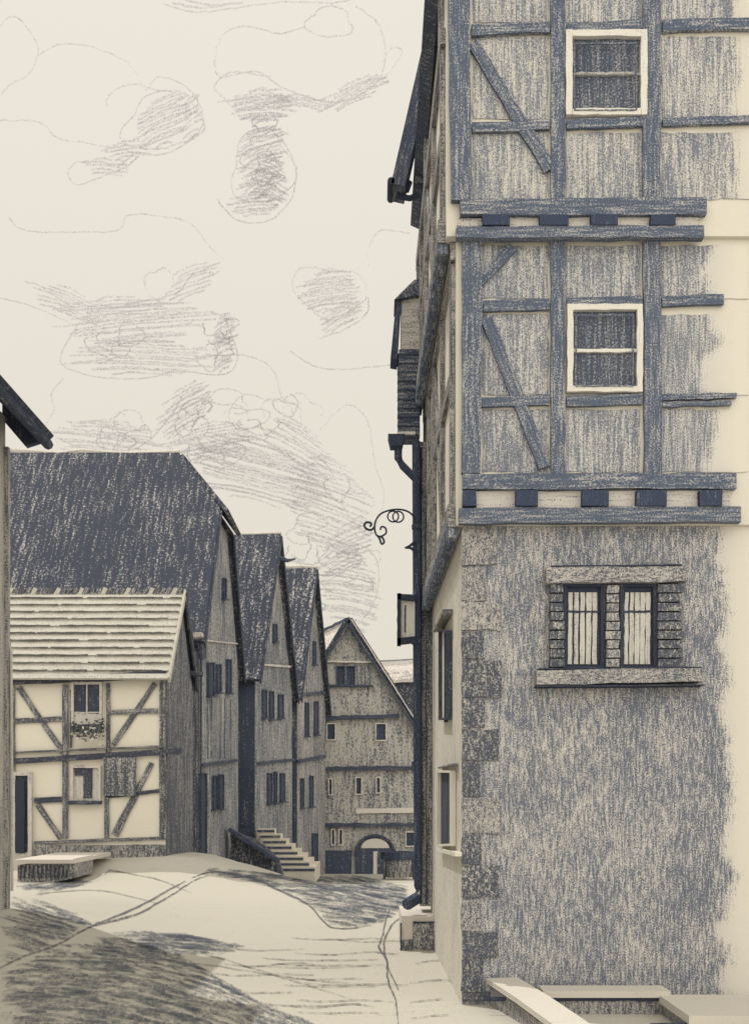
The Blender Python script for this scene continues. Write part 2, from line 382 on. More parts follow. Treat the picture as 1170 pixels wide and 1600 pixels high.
cloud('wide streaked cloud above the big dark roof, left of the sky',
      [[(15, 340), (40, 360), (120, 362), (185, 360), (205, 335), (290, 345), (320, 375), (348, 405)], [(40, 440), (60, 445), (100, 470), (150, 478), (230, 470), (280, 455), (300, 430), (345, 410)],
       [(0, 465), (50, 478), (100, 500), (120, 510)], blob(250, 445, 22, 26, a0=90, a1=360), [(120, 510), (100, 545), (98, 570), (150, 588), (220, 592), (280, 580), (350, 585), (372, 560), (360, 520), (350, 495), (330, 488)]]+curls(6, 90, 340, 440, 570, 12, 30)+curls(4, 335, 365, 500, 560, 8, 20),
      hatch(220, 505, 120, 34, 15, .10)+hatch(350, 535, 20, 46, 18, .6)+hatch(220, 560, 125, 28, 12, -.03)+hatch(110, 475, 60, 24, 8, -.4)+hatch(300, 440, 45, 26, 8, .4)+hatch(180, 480, 90, 16, 6, .05))
cloud('broad billowing cloud low over the far roofs',
      [[(90, 690), (70, 670), (85, 640), (80, 615), (100, 592)], blob(330, 665, 55, 42, a0=180, a1=350), blob(405, 655, 48, 38, a0=170, a1=370), [(300, 560), (380, 555), (425, 575), (440, 620), (470, 640), (465, 680)],
       [(490, 690), (510, 660), (545, 632), (575, 660), (585, 720), (600, 780), (585, 830)], [(100, 690), (150, 705), (215, 700), (260, 660), (285, 620)], [(520, 870), (560, 850), (590, 880), (585, 940), (560, 975)], [(455, 550), (500, 575), (560, 575), (610, 570)]]+curls(9, 110, 300, 640, 695, 12, 34)+curls(12, 300, 470, 620, 720, 12, 36)+curls(14, 460, 580, 700, 950, 12, 32),
      hatch(170, 690, 105, 32, 15, -.12)+hatch(290, 640, 45, 36, 14, .6)+hatch(400, 735, 130, 50, 26, -.25)+hatch(515, 790, 80, 75, 26, -.35)+hatch(545, 925, 52, 66, 26, -.15)+hatch(330, 690, 80, 30, 12, .2)+hatch(470, 700, 60, 40, 12, -.6)+hatch(540, 860, 50, 40, 12, .5))

# ------------------------------------------------------------------ the tall timbered house on the right
T = F/10.
MW = pencil('gable_plaster', .61, 10, light=(0.580, 0.551, 0.520), dark=(.13, .15, .20), stretch=8, fade=3.15, width=.85, broad=.24)
MP = pencil('infill_plaster', .60, 10, light=(0.600, 0.581, 0.555), dark=(.17, .19, .24), stretch=18, width=.95, fade=3.02)
MB_ = pencil('oak_beam', .71, 10, light=(.47, .46, .46), dark=(.095, .12, .175), stretch=14, width=1.1)
MBf = pencil('oak_beam_fading', .64, 10, light=(0.480, 0.454, 0.430), dark=(.09, .11, .16), stretch=14, width=1.1)
MPALE = pencil('pale_plaster', .06, 10, light=(.70, .67, .60), dark=(.4, .38, .36), stretch=14)
MPALE0 = pencil('bare_plaster', .04, 10, light=(.70, .67, .595), dark=(.6, .55, .5), stretch=14)
MFR = pencil('white_window_frame', .30, 10, light=(.72, .70, .65), dark=(.5, .5, .5))
MGL = pencil('dark_glass', .70, 10, light=(0.360, 0.360, 0.370), dark=(.075, .09, .13), stretch=22, width=1.4)
MST = pencil('quoin_stone', .72, 10, light=(.50, .48, .44), dark=(.085, .095, .125), stretch=3, width=1.2)
MSTL = pencil('trim_stone', .55, 10, light=(0.500, 0.474, 0.450), dark=(.10, .11, .14), stretch=3, width=1.0)
XR = (1420-CX)/T
def zz(py): return EYE+(HY-py)/T
H = thing('timbered_house', 'tall half timbered corner house with stone ground floor filling the right side', 'house', (3, 12, 0))
# side facade: from the near corner away up the street, leaning upper storeys
def sx_(y): return ((560+1620/y)-CX)/F*y        # street line of the facade
YF = 14.3
def storey(name, z0, z1, over, front, mat_, y0=10.0, y1=YF, xr=XR):
    a = .8059-over; b = sx_(y1)-over
    p = [V((a, y0-front, z0)), V((xr, y0-front, z0)), V((b, y1, z0)), V((xr, y1, z0))]
    p += [V((q.x, q.y, z1)) for q in p]
    mb = MB(); mb.hexa(p); return mb.build(name, mat_, H)
storey('ground_floor_wall', -.35, zz(822), 0, 0, MW)
storey('first_floor_wall', zz(822)+.001, zz(378), .06, .05, MPALE0)
storey('second_floor_wall', zz(378)+.001, zz(-60), .15, .10, MPALE0)
# attic above the frame
mb = MB(); xa, xb = .8059-.15, XR; zt = zz(-60)+.002; xm = (xa+xb)/2
for (y_) in (9.9,):
    mb.panel([(xa, y_, zt), (xb, y_, zt), (xm, y_, zt+4.5)], (0, -1, 0), .0)
mb = MB().panel([(xa+.02, 12.9, zt), (xb, 12.9, zt), (xm, 12.9, zt+4.5)], (0, -1, 0), 3.0); mb.build('attic_gable', MP, H)
rm = pencil('house_roof_tiles', .8, 13, light=(0.400, 0.387, 0.380), dark=(.07, .085, .125), stretch=8)
for sgn in (0, 1):
    e = V((xa-.0 if not sgn else xb, 9.7, zt)); r_ = V((xm, 9.7, zt+4.52)); d = (r_-e).normalized(); n = V((-d.z, 0, d.x)) if not sgn else V((d.z, 0, -d.x))
    e = e-d*.12
    MB().panel([e, r_, r_+V((0, 4.8, 0)), e+V((0, 4.8, 0))], n, .14).build('roof', rm, H)
GP = Plane((0, 9.95, 0), (0, -1, 0)); GP2 = Plane((0, 9.90, 0), (0, -1, 0)); GP0 = Plane((0, 10.0, 0), (0, -1, 0))
# infill fields, first upper storey
MP3 = pencil('upper_infill_plaster', .56, 10, light=(.60, .58, .54), dark=(.17, .19, .245), stretch=18, width=.95, fade=3.22)
def fields(pl, xsplit, ysplit, skip=(), MP=None):
    for i, (a, b) in enumerate(xsplit):
        for j, (c, d) in enumerate(ysplit):
            if (i, j) in skip: continue
            pl.panel(H, 'infill_panel', a, c, b, d, MP, th=.008, wob=1.6, off=.001)
fields(GP, [(754, 856), (884, 999), (1032, 1168)], [(384, 467), (492, 617), (640, 738)], skip=((1, 1),), MP=MP)
fields(GP2, [(738, 856), (884, 1001), (1033, 1190)], [(-55, 36), (58, 186), (208, 312)], skip=((1, 1),), MP=MP3)
def gb(name, x0, y0, x1, y1, w, pl=GP, th=.04, off=.01, m=None, wob=1.1, w2=None): return pl.beam(H, name, x0, y0, x1, y1, w, m or MB_, th, wob, off, w2)
for x, w in ((870, 22), (1016, 27)):
    gb('post', x, 380, x-(-2 if x > 1000 else 0), 742, w, th=.045); gb('post', x, -58, x, 318, w, GP2, th=.045)
gb('corner_post', 737, 380, 735, 742, 30, th=.06); gb('corner_post', 716, -58, 720, 318, 33, GP2, th=.06)
for x0, x1, y, w in ((754, 857, 480, 17), (884, 1001, 474, 14), (1032, 1128, 472, 16), (752, 857, 629, 15), (884, 1001, 628, 17), (1032, 1148, 622, 9), (1032, 1140, 633, 7)):
    gb('rail', x0, y+1, x1, y-2, w)
for x0, x1, y, w in ((736, 857, 49, 17), (884, 1002, 45, 14), (1033, 1240, 42, 18), (737, 857, 201, 15), (884, 1002, 196, 14), (1033, 1172, 192, 11)):
    gb('rail', x0, y+2, x1, y-3, w, GP2)
gb('brace', 760, 500, 850, 732, 19, th=.038, off=.009); gb('brace', 741, 452, 800, 388, 13, th=.038, off=.009, w2=17)
gb('brace', 738, 70, 858, 268, 19, GP2, th=.038, off=.009)
# floor bands with joist ends
MJ = pencil('joist_end_oak', .9, 10, light=(.25, .26, .30), dark=(.05, .065, .11), stretch=6)
def band(y0, y1, x0, x1, pl, off=.012, th=.07, wob=1.2): return gb('floor_beam', x0, (y0+y1)/2, x1, (y0+y1)/2-2, y1-y0, pl, th, off, wob=wob)
band(744, 768, 722, 1146, GP); band(797, 821, 716, 1152, GP0, off=.055, th=.085)
MBZ = pencil('joist_infill', .30, 10, light=(0.600, 0.568, 0.535), dark=(.12, .135, .18), stretch=14)
gb('infill_strip', 722, 783, 1138, 781, 27, GP0, th=.03, off=.052, m=MBZ)
for a, b in ((722, 742), (803, 838), (906, 946), (990, 1036), (1088, 1122)): gb('joist_end', (a+b)/2, 771, (a+b)/2, 795, b-a, GP0, th=.11, off=.054, wob=1., m=MJ)
band(317, 342, 718, 1100, GP2, off=.012); band(361, 379, 712, 1095, GP, off=.055, th=.085)
gb('infill_strip', 715, 352, 1090, 350, 17, GP, th=.03, off=.052, m=MBZ)
for a, b in ((752, 795), (840, 885), (920, 960), (1012, 1050)): gb('joist_end', (a+b)/2, 344, (a+b)/2, 360, b-a, GP, th=.10, off=.054, wob=1., m=MJ)
# upper windows
window(H, GP, 884, 480, 1001, 616, 9, MFR, MGL, bars_h=(.52,), th=.07, off=.002, bw=5, wob=.8)
window(H, GP2, 882, 54, 1008, 186, 10, MFR, MGL, bars_h=(.5,), th=.07, off=.002, bw=4, wob=.8, barm=pencil('grey_bar', .4, 10, light=(0.500, 0.487, 0.470), dark=(.2, .2, .22)))
for pl, (x0, y0, x1, y1) in ((GP, (899, 493, 988, 604)), (GP2, (897, 69, 993, 173))):
    for a in ((x0, y0, x0, y1), (x1, y0, x1, y1), (x0, y0, x1, y0), (x0, y1, x1, y1)):
        pl.beam(H, 'rebate', *a, 2.2, MB_, .012, .5, .064)
# stone window on the ground floor
MCU = pencil('curtain_cloth', .34, 10, light=(.58, .56, .52), dark=(.3, .3, .32), stretch=40, width=1.2)
MDK = pencil('dark_opening', .88, 10, light=(0.200, 0.200, 0.220), dark=(.045, .055, .085))
for x0, x1 in ((878, 942), (966, 1024)):
    w = window(H, GP0, x0, 912, x1, 1047, 6, MDK, MDK, bars_h=(.33,), th=.05, off=.002, bw=3, wob=.6)
    n = 5 if x0 < 900 else 5
    for k in range(n):
        a = x0+9+(x1-x0-16)*(k+.35)/n; GP0.beam(w, 'curtain_fold', a, 926, a-1, 1038, random.uniform(5.5, 8), MCU, .012, .7, .018)
GP0.beam(H, 'lintel', 850, 902, 1068, 900, 24, MSTL, .12, 1.6, .002)
for (x0, x1) in ((857, 878), (1024, 1062)):
    for k in range(9):
        y0 = 915+k*14.4; e = random.uniform(-2.5, 2.5); GP0.beam(H, 'jamb_stone', (x0+x1)/2+e*.3, y0+1, (x0+x1)/2+e*.3, y0+13.2, x1-x0+e, MST, .075+random.uniform(0, .02), .9, .002)
for k in range(9):
    y0 = 916+k*14.3; GP0.beam(H, 'mullion_stone', 954, y0+1, 954, y0+13, 20+random.uniform(-2, 2), MSTL, .08+random.uniform(0, .012), .8, .004)
GP0.beam(H, 'window_sill', 834, 1062, 1090, 1056, 22, MSTL, .16, 1.4, .003)
for y, a, b in ((1048, 838, 1088), (1075, 834, 1092), (889, 858, 1060)): GP0.beam(H, 'sill_edge', a, y, b, y-2, 2, MDK, .165 if y > 1000 else .125, .4, .002)
# quoins
y = 826; k = 0
while y < 1560:
    h = random.uniform(42, 62); w = (34 if k % 2 else 56)+random.uniform(-5, 6)
    if y+h > 1566: h = 1566-y
    m = MST if random.random() < .75 else MSTL
    a = GP0.at(721, y+1, 0); b = GP0.at(721+w, y+h-2, 0)
    MB().panel(GP0.rect(721, y+1.5, 721+w, y+h-1.5, .0), (0, -1, 0), .022, .012).build('quoin', m, H)
    y += h; k += 1
# ---- street side facade
SN = V((-1, -(25/F), 0)).normalized()
SP0 = Plane((.8059-.007, 10, 0), SN); SP1 = Plane((.8059-.06, 10, 0), SN); SP2 = Plane((.8059-.15, 10, 0), SN)
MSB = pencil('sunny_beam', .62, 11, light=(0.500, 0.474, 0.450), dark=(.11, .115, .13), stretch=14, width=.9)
def onf(over, y, z): return V((sx_(y)-over, y, z))
def fb(name, y0, z0, y1, z1, w, over, th=.045, m=None): 
    return MB().plank(onf(over+.001, y0, z0), onf(over+.001, y1, z1), w, SN, th, .008).build(name, m or MSB, H)
for over, za, zb in ((.06, zz(822), zz(378)), (.15, zz(378), zz(40))):
    hgt = zb-za
    fb('sill_beam', 10.0, za+.10, YF, za+.10, .20, over, .07); fb('top_plate', 10., zb-.09, YF, zb-.09, .16, over, .05)
    for y_ in (10.12, 11.3, 12.5, 13.5, 14.2): fb('side_post', y_, za+.2, y_, zb-.17, .14, over)
    fb('side_rail', 10.2, za+hgt*.55, YF, za+hgt*.55, .12, over, .04)
    fb('side_brace', 11.35, za+.2, 12.4, za+hgt*.9, .12, over, .035); fb('side_brace', 13.45, za+.2, 12.6, za+hgt*.9, .12, over, .035)
    # joist heads under the overhanging storey
    for k in range(15):
        y_ = 10.1+k*.29
        MB().plank(onf(over-.02, y_, za-.10), onf(over-.02, y_, za+.03), .15, SN, .10, .006).build('joist_head', MB_, H)
fb('top_post', 10.3, zz(40), 10.3, zz(-55), .2, .15); fb('top_post', 12.6, zz(40), 12.6, zz(-55), .2, .15)
# ground floor openings on the street side
MB().panel([onf(.0, 10.004, -.3), onf(.0, YF, -.3), onf(.0, YF, zz(828)), onf(.0, 10.004, zz(828))], SN, .006).build('sunlit_side', pencil('sunlit_side_strokes', .34, 12, light=(.68, .65, .58), dark=(.22, .22, .24), stretch=10), H)  # paler sheet puts the sunlit look of this side into its colour
MDW = pencil('shop_window_dark', .85, 12, light=(0.300, 0.300, 0.300), dark=(.06, .07, .1))
window(H, SP0, 693, 985, 706, 1125, 3, MDW, MPALE0, th=.06, off=.002, bars_v=(.5,), bw=1.5, barm=MDW)
window(H, SP0, 691, 1204, 712, 1322, 3, MPALE0, MDW, th=.06, off=.002, name='side_door')
SP0.beam(H, 'hood_board', 690, 985, 707, 955, 6, MSB, .10, .3, .003)
SP0.beam(H, 'door_ledge', 690, 1327, 721, 1335, 6, MPALE0, .06, .3, .003); SP0.beam(H, 'string_course', 690, 1200, 716, 1194, 2.5, MSB, .05, .3, .003)
# short steep roof piece over the far bay
a = P(611, 286, 13.2); b = P(690, -60, 13.2); d = (b-a).normalized(); n = V((-d.z, 0, d.x))
a2 = P(625, 245, 13.2)
MB().panel([a, b, b+V((0, .4, 0)), a+V((0, .4, 0))], -n, .17, 0, axis=d).build('side_roof', rm, H)
MB().tube([a+V((.0, .0, .03)), a+V((0, .42, .03))], .045, 8).build('roof_gutter', MDK, H)
MB().panel([P(648, 286, 13.35), P(688, 286, 13.35), P(700, -50, 13.35), P(684, -50, 13.35)], (0, -1, 0), .03).build('roof_cheek', MB_, H)
mb = MB(); mb.tube([P(640, 284, 13.4), P(636, 297, 13.4), P(622, 300, 13.4), P(622, 292, 13.4)], .035, 8); mb.tube([P(620, 306, 13.4), P(640, 310, 13.4), P(654, 304, 13.4)], .035, 8)
mb.build('eave_bracket', MDK, H)
# buttress post at the far end of the front
bx0, bx1 = (656-CX)/F*14.0, .86
MPO = pencil('pier_render', .60, 14, light=(0.480, 0.461, 0.440), dark=(.10, .11, .14), stretch=20, width=1.3)
MB().panel([P(656, 1416, 14.), P(690, 1416, 14.), P(689, 690, 14.), P(656, 690, 14.)], (0, 1, 0), .45, .0).build('pier', MPO, H)
for xx, w in ((657.5, 3), (666, 1.6), (688, 2.2)): MB().plank(P(xx, 1412, 13.998), P(xx, 700, 13.998), w*14/F, (0, -1, 0), .012, .004).build('pier_line', MDK, H)
# stone block under the pier
sb = thing('stone_block', 'low stone mounting block at the foot of the dark pier', 'stone block', G(655, 1486))
mb = MB(); mb.box((627-CX)/F*13.6, .84, 13.6, 14.9, -.2, .43); mb.build('block', pencil('block_lit_top', .05, 14, light=(0.620, 0.575, 0.525), dark=(.4, .38, .36)), sb)  # pale body paints the sunlit top; the front sheets are darker
mst14 = pencil('block_stone', .62, 14, light=(0.480, 0.461, 0.440), dark=(.09, .1, .13), stretch=2)
MB().panel([P(645, 1441, 13.6), P(690, 1441, 13.6), P(690, 1486, 13.6), P(645, 1482, 13.6)], (0, -1, 0), .02, .008).build('front_face', mst14, sb)
MB().panel([P(626, 1469, 13.6), P(645, 1467, 13.6), P(645, 1484, 13.6), P(626, 1486, 13.6)], (0, -1, 0), .02, .006).build('lower_course', mst14, sb)
for a in ((645, 1441, 690, 1441), (626, 1442, 626, 1486), (626, 1486, 692, 1488)): MB().plank(P(a[0], a[1], 13.59), P(a[2], a[3], 13.59), .016, (0, -1, 0), .03, .003).build('edge', MDK, sb)
# downpipe with hopper
dp = thing('downpipe', 'dark rain pipe running down the left edge of the pier from a boxy hopper', 'drainpipe', P(648, 1410, 13.75))
MIR = pencil('iron_pipe', .86, 14, light=(0.300, 0.320, 0.360), dark=(.05, .065, .105), stretch=20)
Yp = 13.85
MB().tube([P(650, 690, Yp), P(651, 900, Yp), P(652, 1200, Yp), P(653, 1385, Yp), P(650, 1402, Yp-.1), P(641, 1408, Yp-.25)], .052, 10).build('pipe', MIR, dp)
MB().tube([P(622, 700, Yp), P(622, 716, Yp), P(629, 728, Yp), P(648, 747, Yp)], .05, 10).build('elbow', MIR, dp)
p = P(606, 700, Yp); q = P(632, 683, Yp); MB().hexa([V((p.x+.03, Yp-.1, p.z)), V((q.x-.03, Yp-.1, p.z)), V((p.x+.03, Yp+.1, p.z)), V((q.x-.03, Yp+.1, p.z)), V((p.x, Yp-.13, q.z)), V((q.x, Yp-.13, q.z)), V((p.x, Yp+.13, q.z)), V((q.x, Yp+.13, q.z))]).build('hopper', MIR, dp)
for yy in (820, 1000, 1190, 1340): MB().tube([P(651, yy, Yp), P(651, yy+7, Yp)], .066, 10).build('pipe_clip', MIR, dp)
MB().tube([P(636, 1413, Yp-.3), P(650, 1404, Yp-.1)], .075, 10).build('shoe', MIR, dp)
# narrow oriel
oo = thing('oriel_shaft', 'narrow shingled closet oriel hanging high on the street front', 'oriel', P(640, 682, 14))
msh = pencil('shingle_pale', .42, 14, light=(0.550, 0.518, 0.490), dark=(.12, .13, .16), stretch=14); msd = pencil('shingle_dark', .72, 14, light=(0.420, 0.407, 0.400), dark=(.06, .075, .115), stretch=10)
def frus(x0, x1, y0, y1, X0, X1, d0=13.9, d1=14.28):   # lower px edge -> upper px edge
    return MB().hexa([P(x0, y1, d0), P(x1, y1, d0), P(x0, y1, d0)+V((0, d1-d0, 0)), P(x1, y1, d0)+V((0, d1-d0, 0)), P(X0, y0, d0), P(X1, y0, d0), P(X0, y0, d0)+V((0, d1-d0, 0)), P(X1, y0, d0)+V((0, d1-d0, 0))], axis=(1, 0, 0))
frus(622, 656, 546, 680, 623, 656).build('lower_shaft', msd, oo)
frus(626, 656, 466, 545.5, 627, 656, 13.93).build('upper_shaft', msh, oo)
MB().panel([P(616, 468, 13.85), P(656, 460, 13.85), P(656, 434, 13.85), P(646, 438, 13.85)], (0, 1, 0), .5).build('cap_roof', msd, oo)
MB().panel([P(619, 468, 13.9), P(627, 466, 13.9), P(621, 561, 13.9), P(610, 559, 13.9)], (0, 1, 0), .35).build('side_flap', MIR, oo)
for i in range(9): frus(621.5, 656, 552+i*14, 554.2+i*14, 621.5, 656, 13.885).build('shingle_course', MIR, oo) if i % 1 == 0 else None
MB().box(P(620, 0, 14).x, P(648, 0, 14).x, 13.86, 14.28, P(0, 684, 14).z, P(0, 680, 14).z).build('bottom_board', MFR, oo)
# wrought iron bracket
def px3(pts, Y): return [P(x, y, Y) for x, y in pts]
ib = thing('wrought_iron_bracket', 'curled wrought iron sign bracket with scrolls on the pier', 'sign bracket', P(648, 820, 13.8))
MI = pencil('black_iron', .9, 14, light=(0.200, 0.200, 0.230), dark=(.04, .05, .08))
MB().tube(px3(curve([(649, 822), (645, 806), (634, 798), (618, 796), (600, 800), (590, 808), (585, 822), (588, 836), (595, 838), (603, 833), (602, 825), (596, 823), (594, 828)], 5), 13.8), .0115, 6).build('main_scroll', MI, ib)
MB().tube(px3([(614+8.5*math.cos(R(a)), 807+8.5*math.sin(R(a))) for a in range(0, 361, 20)], 13.82), .010, 6).build('ring', MI, ib)
MB().tube(px3([(622+8.5*math.cos(R(a)), 807.5+8.5*math.sin(R(a))) for a in range(0, 361, 20)], 13.79), .010, 6).build('ring', MI, ib)
MB().tube(px3(curve([(586, 822), (580, 828), (572, 826), (569, 820), (573, 816), (580, 818), (578, 823)], 4), 13.8), .014, 6).build('curl', MI, ib)
MB().tube(px3(curve([(589, 836), (593, 842), (596, 850), (600, 847), (598, 841), (594, 838)], 4), 13.8), .013, 6).build('leaf_tip', MI, ib)
MB().tube(px3([(648, 847), (640, 853), (632, 856)], 13.8), .022, 6, r2=.008).build('lower_hook', MI, ib)
MB().tube(px3([(650, 862), (641, 856), (633, 856)], 13.8), .022, 6, r2=.012).build('lower_hook', MI, ib)
# hanging box sign
hs = thing('hanging_sign', 'dark framed blank sign box fixed to the pier below the iron bracket', 'sign', P(634, 1008, 13.8))
SPs = Plane((0, 13.78, 0), (0, -1, 0))
MB().panel(SPs.rect(626, 936, 648, 1000), (0, 1, 0), .05).build('panel', MFR, hs)
for a, w in (((623.5, 928, 623, 1010), 6), ((621, 933, 649, 935), 9), ((621, 1003, 649, 1000), 10)): SPs.beam(hs, 'frame', *a, w, MI, .05, .5, .004)
SPs.beam(hs, 'centre_line', 633, 946, 632.5, 988, 2, MI, .012, .3, .004)
# stair parapet at bottom right
sp = thing('stair_parapet', 'low stone stair parapet with pale coping at the foot of the gable', 'parapet', (1.9, 9.3, 0))
mpa = pencil('parapet_stone', .55, 9, light=(0.450, 0.430, 0.410), dark=(.09, .1, .125), stretch=6); mco = pencil('coping', .16, 9, light=(.58, .55, .49), dark=(.35, .34, .33))
gzz = -.35
def low(x0, y0, x1, y1, th_, Ya, Yb):           # wall between two plan points with coping
    pass
A = P(772, 1536, 9.9); B = P(815, 1570, 9.3); Cc = P(845, 1625, 8.6); D = P(860, 1680, 8.1)
top = A.z
line = [V((p_.x, p_.y, 0)) for p_ in (A, B, Cc, D)]
line = [V((A.x+.08, 9.98, 0)), V((A.x+.24, 9.2, 0)), V((A.x+.42, 8.5, 0)), V((A.x+.62, 7.9, 0))]
tz = [.20, .17, .10, -.02]
mw = MB(); mc = MB()
for i in range(3):
    a, b = line[i], line[i+1]; d = (b-a).normalized(); t = V((d.y, -d.x, 0))*.11
    mw.hexa([a-t+V((0, 0, gzz)), a+t+V((0, 0, gzz)), b-t+V((0, 0, gzz)), b+t+V((0, 0, gzz)), a-t+V((0, 0, tz[i])), a+t+V((0, 0, tz[i])), b-t+V((0, 0, tz[i+1])), b+t+V((0, 0, tz[i+1]))])
    t = t*1.35
    mc.hexa([a-t+V((0, 0, tz[i]+.002)), a+t+V((0, 0, tz[i]+.002)), b-t+V((0, 0, tz[i+1]+.002)), b+t+V((0, 0, tz[i+1]+.002)), a-t+V((0, 0, tz[i]+.05)), a+t+V((0, 0, tz[i]+.05)), b-t+V((0, 0, tz[i+1]+.05)), b+t+V((0, 0, tz[i+1]+.05))])
for i in range(3):
    a, b = line[i], line[i+1]; d = (b-a).normalized(); t = V((-d.y, d.x, 0))
    for sg in (-1, 1): mw.plank(a+t*sg*.112+V((0, 0, tz[i]-.012)), b+t*sg*.112+V((0, 0, tz[i+1]-.012)), .02, t*sg, .012, .004, mi=1)
mw.build('sloping_wall', [mpa, MDK], sp); mc.build('sloping_coping', mco, sp)
MB().plank((.95, 9.545, .135), (2.7, 9.545, .135), .03, (0, -1, 0), .012, .006).build('coping_edge_line', MDK, sp)  # dark edge line drawn under the coping
MB().plank((2.2, 8.695, .085), (4.3, 8.695, .085), .03, (0, -1, 0), .012, .006).build('coping_edge_line', MDK, sp)
X = lambda px_, y_: (px_-CX)/F*y_
MB().box(X(850, 9.6), X(1040, 9.6), 9.55, 9.75, -.4, .15).build('back_wall', mpa, sp); MB().box(X(846, 9.6), X(1042, 9.6), 9.5, 9.8, .152, .21).build('back_coping', mco, sp)
MB().box(X(1045, 9.3), X(1400, 9.3), 8.7, 9.5, -.4, .10).build('landing_block', mpa, sp); MB().box(X(1040, 9.3), X(1410, 9.3), 8.62, 9.56, .102, .17).build('landing_coping', mco, sp)

# ------------------------------------------------------------------ houses with gables toward the street
def gable_house(name, label, N, Fc, L_, zb, ze, zr, wallm, roofm, sidem, hip=None, ovh=.35, verge=.25, zef=None):
    N = V((N[0], N[1], 0)); Fc = V((Fc[0], Fc[1], 0)); w = (Fc-N); wl = w.length; w.normalize(); n = V((w.y, -w.x, 0))   # n points to the street (right)
    back = -n
    root = thing(name, label, 'house', (N.x, N.y, zb), 'old houses down the street')
    mid = N+w*wl/2
    up = V((0, 0, 1))
    def pt(a, d, z): return N+w*a+back*d+up*z
    mb = MB()
    q = [(0, zb), (wl, zb), (wl, ze)]
    if hip:
        hz = hip[0]; t = (hz-ze)/(zr-ze)
        q += [(wl-wl/2*t, hz), (wl/2*t, hz)]
    else: q += [(wl/2, zr-.05)]
    q += [(0, ze)]
    fr = [pt(a, 0, z) for a, z in q]; bk = [pt(a, L_, z) for a, z in q]
    mb.face(fr, None, 0); mb.face(list(reversed(bk)), None, 0)
    for i in range(len(q)):
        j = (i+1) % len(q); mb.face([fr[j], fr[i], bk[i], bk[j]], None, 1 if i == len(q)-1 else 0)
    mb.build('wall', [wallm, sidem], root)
    sl_ = (zr-ze)/(wl/2)
    hd = hip[1] if hip else 0
    for s in (0, 1):
        def rp_(a, d, z): return pt(a if not s else wl-a, d, z)
        e0 = rp_(-ovh, -verge, ze-ovh*sl_); e1 = rp_(-ovh, L_+.2, ze-ovh*sl_); r1 = rp_(wl/2, L_+.2, zr); r0 = rp_(wl/2, -verge, zr)
        poly = [e0, e1, r1, r0]
        if hip:
            t = (hip[0]-ze)/(zr-ze); poly = [e0, e1, r1, rp_(wl/2, hd, zr), rp_(wl/2*t, -verge, hip[0])]
        nn = (poly[1]-poly[0]).cross(poly[2]-poly[0]).normalized()
        if nn.z < 0: nn = -nn
        MB().panel(poly, nn, .14).build('roof', roofm, root)
        # verge board
        v0, v1 = e0, (poly[4] if hip else r0)
        MB().plank(v0-up*.04, v1-up*.04, .17, n, .05, .02).build('verge_board', VB, root)
    if hip:
        t = (hip[0]-ze)/(zr-ze)
        hp = [pt(wl/2*t-.05, -verge-.15, hip[0]-.05), pt(wl-wl/2*t+.05, -verge-.15, hip[0]-.05), pt(wl/2, hd, zr)]
        nn = (hp[1]-hp[0]).cross(hp[2]-hp[0]).normalized(); nn = nn if nn.z > 0 else -nn
        MB().panel(hp, nn, .14).build('hip_roof', roofm, root)
    rt = MB().tube([pt(wl/2, hd-verge*(not hip), zr+.10)]+[pt(wl/2, hd+(L_-hd)*k/16., zr+.09+random.uniform(-.09, .07)) for k in range(1, 17)], .12, 6); rt.build('ridge_tiles', RT, root)
    return root, Plane(N, n), Plane(N, -w)
VB = pencil('verge_graphite', .84, 36, light=(0.400, 0.387, 0.380), dark=(.06, .075, .11)); RT = pencil('ridge_tile', .30, 36, light=(0.550, 0.518, 0.485), dark=(.1, .11, .14), stretch=3)
def farmats(Y):
    return (pencil('grey_plaster', .60, Y, light=(.47, .455, .43), dark=(.10, .115, .155), stretch=10, width=1.5),
            pencil('shadow_boards', .86, Y, light=(0.400, 0.387, 0.380), dark=(.07, .085, .125), stretch=14, width=1.2),  # boarding; also puts shade into the colour of the near side walls
            pencil('dark_tiles', .80, Y, light=(0.460, 0.441, 0.425), dark=(.052, .060, .085), stretch=11, width=1.5, broad=.22),
            pencil('house_opening', .86, Y, light=(0.250, 0.250, 0.270), dark=(.055, .07, .105)),
            pencil('pale_trim', .10, Y, light=(0.660, 0.621, 0.575), dark=(.3, .3, .3)))
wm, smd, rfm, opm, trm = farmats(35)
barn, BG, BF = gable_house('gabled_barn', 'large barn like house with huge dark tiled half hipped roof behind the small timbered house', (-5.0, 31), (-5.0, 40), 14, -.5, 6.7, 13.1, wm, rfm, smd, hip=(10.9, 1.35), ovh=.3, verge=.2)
def op(root, pl, x0, y0, x1, y1, m=opm, fm=None, name='window', sill=True):
    w = window(root, pl, x0, y0, x1, y1, 1.3, fm or m, m, th=.08, off=.005, name=name, wob=.25)
    if sill: pl.beam(w, 'sill', x0-1, y1+1.2, x1+1, y1+1.0, 1.8, VB, .14, .3, .006)
    return w
op(barn, BG, 347, 903, 351, 936); op(barn, BG, 323, 1035, 332, 1088); op(barn, BG, 337, 1038, 343, 1082); op(barn, BG, 353, 1030, 359, 1083)
op(barn, BG, 311, 1208, 320, 1344, name='door', sill=False); op(barn, BG, 331, 1212, 337, 1265); op(barn, BG, 341, 1210, 347, 1264)
BG.beam(barn, 'storey_beam', 313, 1196, 370, 1188, 4, VB, .10, .4, .004); BG.beam(barn, 'storey_beam', 314, 1000, 371, 1006, 2.4, RT, .06, .4, .004)
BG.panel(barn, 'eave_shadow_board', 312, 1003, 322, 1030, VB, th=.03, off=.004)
BG.beam(barn, 'corner_board', 313, 1345, 313, 1010, 1.6, VB, .05, .3, .004)
